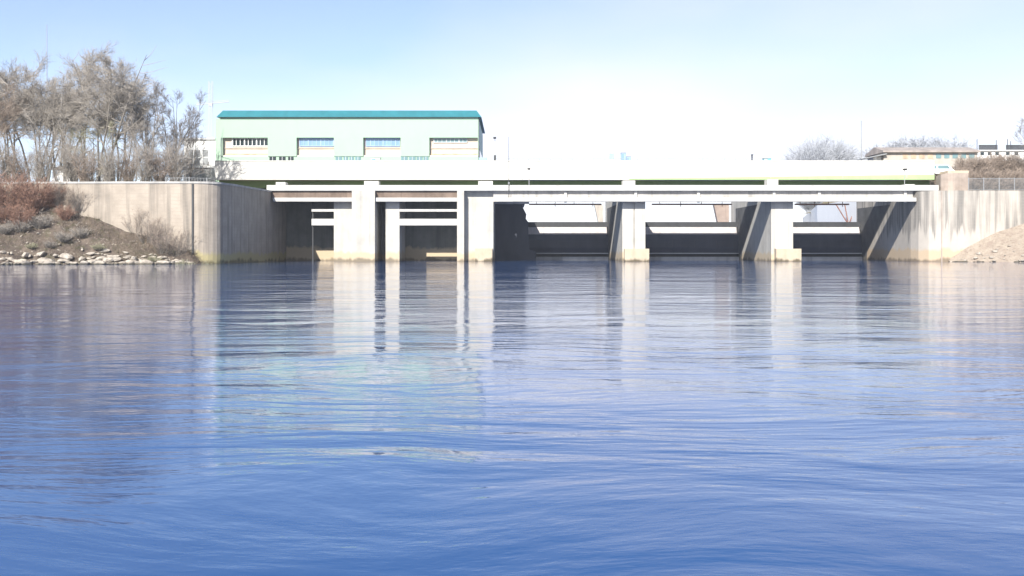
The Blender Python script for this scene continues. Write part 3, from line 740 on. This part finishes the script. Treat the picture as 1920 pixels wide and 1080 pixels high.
def shrub(seed, H, W, n=60, twigw=.02, sub=7, sub2=3):
    rg = random.Random(seed); mb = MB(); tv = []; tf = []
    st = MB()
    def rib(a, b, w):
        d = (b - a).normalized(); s = d.cross(Vector((rg.gauss(0,1), rg.gauss(0,1), rg.gauss(0,.3)))).normalized() * w
        i = len(tv); tv.extend([a - s, a + s, b]); tf.append((i, i+1, i+2))
    for i in range(n):
        a = rg.uniform(0, 6.283); q = rg.random() ** .6; tilt = q * W / H
        p = Vector((math.cos(a)*W*.25*q, math.sin(a)*W*.25*q, -.1)); d = Vector((math.cos(a)*tilt, math.sin(a)*tilt, 1)).normalized(); L = H * rg.uniform(.6, 1.05) * (1 - .18*q)
        pts = [p]
        for k in range(4):
            d = (d + Vector((rg.gauss(0,.1), rg.gauss(0,.1), .02))).normalized(); pts.append(pts[-1] + d * L / 4)
        for k in range(4): st.tube(pts[k], pts[k+1], .03 - .006*k, .024 - .006*k, 3, False)
        for k in range(sub):
            u = rg.uniform(.2, 1); m = min(int(u*4), 3); p2 = pts[m].lerp(pts[m+1], u*4-m)
            d2 = (d + Vector((rg.gauss(0,.5), rg.gauss(0,.5), rg.gauss(0,.3)))).normalized(); e = p2 + d2 * L * rg.uniform(.15, .35); rib(p2, e, twigw)
            for z in range(sub2):
                a2 = p2.lerp(e, rg.uniform(.2, .9)); rib(a2, a2 + (d2 + Vector((rg.gauss(0,.6), rg.gauss(0,.6), rg.gauss(0,.4)))) * L * rg.uniform(.08, .2), twigw * .8)
    mb.add(tv, tf); return st, mb
sh_cache = {}
def S(seed, tw, stem='bark', **kw):
    if seed not in sh_cache: sh_cache[seed] = shrub(seed, **kw)
    st, mb = sh_cache[seed]
    return (raw_mesh(st, 'stems', M[stem]), raw_mesh(mb, 'twigs', M[tw]))
P2 = ('stems', 'twigs')
def bank_z(x, y):
    best = None
    for s in lst:
        for j in range(15):
            v = j/14; a = s[0]+(s[2]-s[0])*v; b = s[1]+(s[3]-s[1])*v; q = (a-x)**2+(b-y)**2
            if best is None or q < best[0]: best = (q, -.7 + (s[4]+.7)*(v**.85) + wob(a, b, .25)*(0 < j < 14))
    return best[1]
m_red = S(101, 'twig_red', 'twig_red', H=4.2, W=3.2, n=85, sub=10, sub2=6, twigw=.02)
m_thick = S(107, 'twig', 'bark', H=7, W=1.9, n=48, sub=9, sub2=4, twigw=.022)
m_thickb = S(108, 'twig_brown', 'bark', H=5.5, W=2.0, n=56, sub=9, sub2=4, twigw=.022)
m_fan = S(102, 'twig_brown', 'bark', H=4.2, W=3.4, n=34, sub=8, sub2=4, twigw=.015)
m_low = S(103, 'twig', 'bark', H=2.0, W=2.2, n=70, sub=8, sub2=3)
m_olive = S(104, 'twig_olive', 'bark', H=1.5, W=2.2, n=90, sub=8, sub2=3)
m_hedge = S(105, 'twig_brown', 'twig_brown', H=5, W=4.2, n=150, sub=12, sub2=5, twigw=.035)
m_far = S(109, 'twig_blue', 'twig_blue', H=22, W=4.2, n=240, sub=16, sub2=11, twigw=.06)
m_grey = S(106, 'twig_blue', 'bark', H=4, W=4, n=120, sub=10, sub2=4, twigw=.035)
gS = 'bare bushes on the left bank'
for (ms, px, y, s, lab) in (
    (m_red, 62, 149, 1.15, 'red brown bush at the top of the left bank, nearest the water'), (m_red, 18, 149, 1.35, 'red brown bush at the left edge of the picture'),
    (m_red, 40, 146.6, .75, 'red brown bush lowest on the left bank, among the grey tangles'), (m_red, 8, 147, .8, 'low red brown bush cut by the left edge of the picture'), (m_red, 100, 150.4, .85, 'smallest red brown bush beside the pale earth'), (m_fan, 306, 147.6, 1.05, 'fan shaped bare bush in front of the beige wing wall'),
    (m_fan, 150, 150.2, .9, 'thin brown bush on the crest left of the wing wall'), 
    (m_olive, 345, 146.9, .95, 'olive green low bush at the foot of the fan shaped bush'), (m_olive, 385, 148.2, .7, 'small olive bush at the foot of the wing wall by the water'),
    (m_low, 40, 146, 1.0, 'grey tangled bush below the red bushes'), (m_low, 120, 145.5, .8, 'grey tangled bush in the middle of the left bank'),
    (m_thickb, 112, 150, .62, 'upright brown brush on the bank crest beside the red brown bushes'), (m_thickb, 130, 150.2, .55, 'upright brown brush hiding the left end of the wing wall'), (m_thick, 145, 150, .42, 'pale upright brush at the point where the wing wall appears'), (m_red, 122, 148.6, .5, 'small red brown bush in front of the upright brown brush'),
    (m_low, 8, 145, .8, 'grey tangled bush at the left edge of the bank'), (m_low, 75, 147, 1.1, 'grey tangled bush just under the red brown bushes'),
    (m_low, 95, 144.6, .6, 'small grey bush low down near the rocks'), (m_low, 150, 147, .9, 'grey tangled bush below the thin brown bush on the crest'), (m_low, 25, 148, 1.1, 'largest grey tangled bush in front of the red brown bushes'),
    (m_olive, 185, 145.5, .7, 'olive low bush in the middle of the left bank'), (m_olive, 60, 144, .6, 'olive low bush just above the rocks'),
    (m_olive, 285, 146, .8, 'olive low bush left of the fan shaped bush'), (m_fan, 276, 148.6, .9, 'tall sparse bush just left of the fan shaped bush'), (m_fan, 330, 148.4, 1.0, 'thin bare bush leaning near the wall joint'), (m_fan, 255, 150.0, .9, 'sparse brown bush growing against the wing wall')):
    x = X(px, y); plant(ms, 'bare_shrub', lab, 'bush', (x, y, bank_z(x, y)), s, rr.uniform(0, 6.28), gS, parts=P2)
gB = 'thicket stems along the top of the left wing wall'
for k, (px, y, s, ms, lab) in enumerate(((205, 154, .9, m_thick, 'pale thicket above the left end of the wing wall'), (240, 155, .95, m_thickb, 'brown thicket on the wing wall right of the narrow white hut'),
        (272, 154, .95, m_thick, 'pale tall thicket above the middle of the wing wall'), (300, 155, 1.0, m_thickb, 'brown thicket under the dark many stemmed tree'), (330, 156, 1.0, m_thick, 'pale thicket just left of the wall joint'),
        (165, 156, 1.0, m_thickb, 'brown thicket left of the narrow white hut'),
        (140, 159, 1.1, m_thick, 'pale thicket behind the small white shed side'), (75, 158, 1.0, m_thick, 'pale thicket behind the red brown bushes under the tallest tree'), (35, 158, 1.05, m_thickb, 'brown thicket behind the red brown bushes'),
        (2, 158, 1.1, m_thick, 'pale thicket at the left edge of the picture'))):
    plant(ms, 'bare_shrub', lab, 'bush', (X(px,y), y, 10.9), s, rr.uniform(0, 6.28), gB, parts=P2)
# right: hedge on the embankment
gH = 'brown bushes of the hedge on the right embankment'
spots = [(1772, 192), (1795, 196), (1822, 198), (1850, 199), (1878, 200), (1905, 200), (1808, 190), (1838, 190), (1866, 190), (1895, 191), (1922, 194), (1786, 188)]
for i, (px, y) in enumerate(spots):
    x = X(px, y); a = min(1, max(0, (x-76)/9)); b = min(1, max(0, (y-188)/20)); a = a*a*(3-2*a); b = b*b*(3-2*b)
    plant(m_hedge, 'hedge_shrub', 'leafless brown hedge bush on the embankment behind the right fence', 'bush', (x, y, 11.1 + 6.3*a*b), .85 + .2*((i*7) % 5)/5, rr.uniform(0, 6.28), gH, parts=P2)
gG = 'hazy bare bushes behind the low building'
for i, (px, py) in enumerate(((1668, 262), (1690, 252), (1715, 248), (1742, 250), (1768, 250), (1795, 255), (1650, 275))):
    d = 246; h = Z(py, d) - 11.3
    plant(m_grey, 'bare_shrub', 'pale leafless bush rising behind the low brown roofed building', 'bush', (X(px,d), d, 11.3 + h*.45), h*.5/4, rr.uniform(0, 6.28), gG, parts=P2)
for i, (px, py) in enumerate(((1520, 284), (1546, 274), (1572, 283))):
    d = 320 + 8*i; h = Z(py, d) - 11.3
    plant(m_far, 'far_tree', ('left', 'middle', 'right')[i] + ' tree of the pale clump far behind the bridge', 'tree', (X(px,d), d, 11.3), h/22, i*2.1, 'clump of far trees behind the bridge', parts=('trunk', 'crown'))
d = 196; ms = T('open', 'twig_dark'); h = Z(205, d) - 12; top = max(v.co.z for v in ms[1].vertices)
plant(ms, 'bare_tree', 'dark bare tree cut off by the right edge of the picture', 'tree', (X(1945,d), d, 14), (h-2)/top, 1.0)

# ---------------------------------------------------------------- rocks and dry grass
def rock_mesh(seed):
    bm = bmesh.new(); bmesh.ops.create_icosphere(bm, subdivisions=2, radius=.5); rg = random.Random(seed)
    pl = [(Vector((rg.gauss(0,1), rg.gauss(0,1), rg.gauss(0,1))).normalized(), rg.uniform(.26, .42)) for _ in range(9)]
    for v in bm.verts:
        for n, dd in pl:
            e = v.co.dot(n) - dd
            if e > 0: v.co -= n * e
        v.co += Vector((rg.gauss(0,.012), rg.gauss(0,.012), rg.gauss(0,.012)))
        v.co.z *= .72
    m = bpy.data.meshes.new('rock'); bm.to_mesh(m); bm.free(); m.materials.append(M['rock']); return m
rocks = [rock_mesh(i) for i in range(6)]
rg = random.Random(9)
gR = 'pale rocks along the left waterline'
cnt = 0
for i in range(290):
    u = rg.random() ** .9 * 6.0; k = min(int(u), 5); f = u - k
    s = [a + (b-a)*f for a, b in zip(LB[k+1], LB[k+2])] if k + 2 < len(LB) else LB[-1]
    v = abs(rg.gauss(.07, .06)) if i % 4 else rg.uniform(.05, .45); x = s[0] + (s[2]-s[0])*v + rg.uniform(-.3,.3); y = s[1] + (s[3]-s[1])*v - .1
    if X(-20, y) > x: continue
    o = bpy.data.objects.new('rock', rocks[i % 6]); C.objects.link(o)
    q = (rg.choice((.3, .45, .7, 1.0, 1.5)) if i % 4 else rg.choice((.25, .4))) * rg.uniform(.8, 1.25)
    o.location = (x, y, max(.0, bank_z(x, y)) + .05*q); o.scale = (q*1.3, q, q*.9); o.rotation_euler = (rg.uniform(-.3,.3), rg.uniform(-.3,.3), rg.uniform(0, 6.28))
    tag(o, 'pale angular rock on the waterline of the left bank', 'rock', gR)
for i in range(70):                                # ledge of broken stone left of the wing wall
    f = rg.random(); s = [a + (b-a)*f for a, b in zip(*rg.choice(((LB[1], LB[2]), (LB[2], LB[3]), (LB[3], LB[4]))))]
    v = rg.uniform(.08, .36); x = s[0] + (s[2]-s[0])*v; y = s[1] + (s[3]-s[1])*v
    o = bpy.data.objects.new('rock', rocks[i % 6]); C.objects.link(o); q = rg.choice((.35, .55, .8, 1.1))
    o.location = (x, y, max(.0, bank_z(x, y)) + .05*q); o.scale = (q*1.5, q, q*.7); o.rotation_euler = (rg.uniform(-.2,.2), rg.uniform(-.2,.2), rg.uniform(-.4, .4))
    tag(o, 'flat broken rock of the stone ledge below the wing wall', 'rock', 'rocks of the stone ledge')
gR2 = 'pale rocks on the right bank'
for i in range(80):
    u = rg.random() * 3.6; k = min(int(u), 3); f = u - k
    s = [a + (b-a)*f for a, b in zip(RB[k], RB[k+1])]; v = rg.uniform(.05, .5)
    x = s[0] + (s[2]-s[0])*v; y = s[1] + (s[3]-s[1])*v; z = -.7 + (s[4]+.7)*(v**.85) + wob(x, y, .25)
    o = bpy.data.objects.new('rock', rocks[i % 6]); C.objects.link(o); q = rg.choice((.2, .3, .45, .8)) * rg.uniform(.8, 1.2)
    o.location = (x, y, max(0, z) + .02); o.scale = (q*1.3, q, q*.8); o.rotation_euler = (0, 0, rg.uniform(0, 6.28))
    tag(o, 'pale rock on the rubble slope below the right abutment wall', 'rock', gR2)
def grass():
    g = np.random.default_rng(3); mb = MB(); vs = []; fs = []
    for _ in range(14000):
        s = lst[int(g.integers(0, 60))]; v = .12 + .88 * g.random(); x = s[0]+(s[2]-s[0])*v + g.normal(0,.3); y = s[1]+(s[3]-s[1])*v
        if math.sin(x*.7)+math.sin(y*1.1+x*.3) < -.4: continue
        z = -.7 + (s[4]+.7)*(v**.85) + wob(x, y, .25) - .05; h = g.uniform(.2, .6); a = g.normal(0, .25, 2); b = g.normal(0, 1, 2); b = b/np.linalg.norm(b)*.025
        i = len(vs); vs += [(x-b[0], y-b[1], z), (x+b[0], y+b[1], z), (x+a[0]*h*2, y+a[1]*h*2, z+h)]; fs.append((i, i+1, i+2))
    mb.add(vs, fs); m = raw_mesh(mb, 'dry_grass', M['drygrass']); o = bpy.data.objects.new('dry_grass', m); C.objects.link(o)
    tag(o, 'dry straw coloured grass on the left bank', 'grass', None, 'stuff')
grass()

# ---------------------------------------------------------------- air
hz = MB().box(-700, 700, -200, 900, -1, 60).build('haze', M['white'])
hm = bpy.data.materials.new('haze'); hm.use_nodes = True; hn = hm.node_tree; hn.nodes.clear()
ho = hn.nodes.new('ShaderNodeOutputMaterial'); pv = hn.nodes.new('ShaderNodeVolumePrincipled')
pv.inputs['Color'].default_value = (.86, .92, 1, 1); pv.inputs['Density'].default_value = .00022; pv.inputs['Anisotropy'].default_value = 0
hn.links.new(pv.outputs[0], ho.inputs['Volume']); hz.data.materials.clear(); hz.data.materials.append(hm); tag(hz, kind='stuff')

for o in bpy.data.objects:
    if '_base' in o: del o['_base']
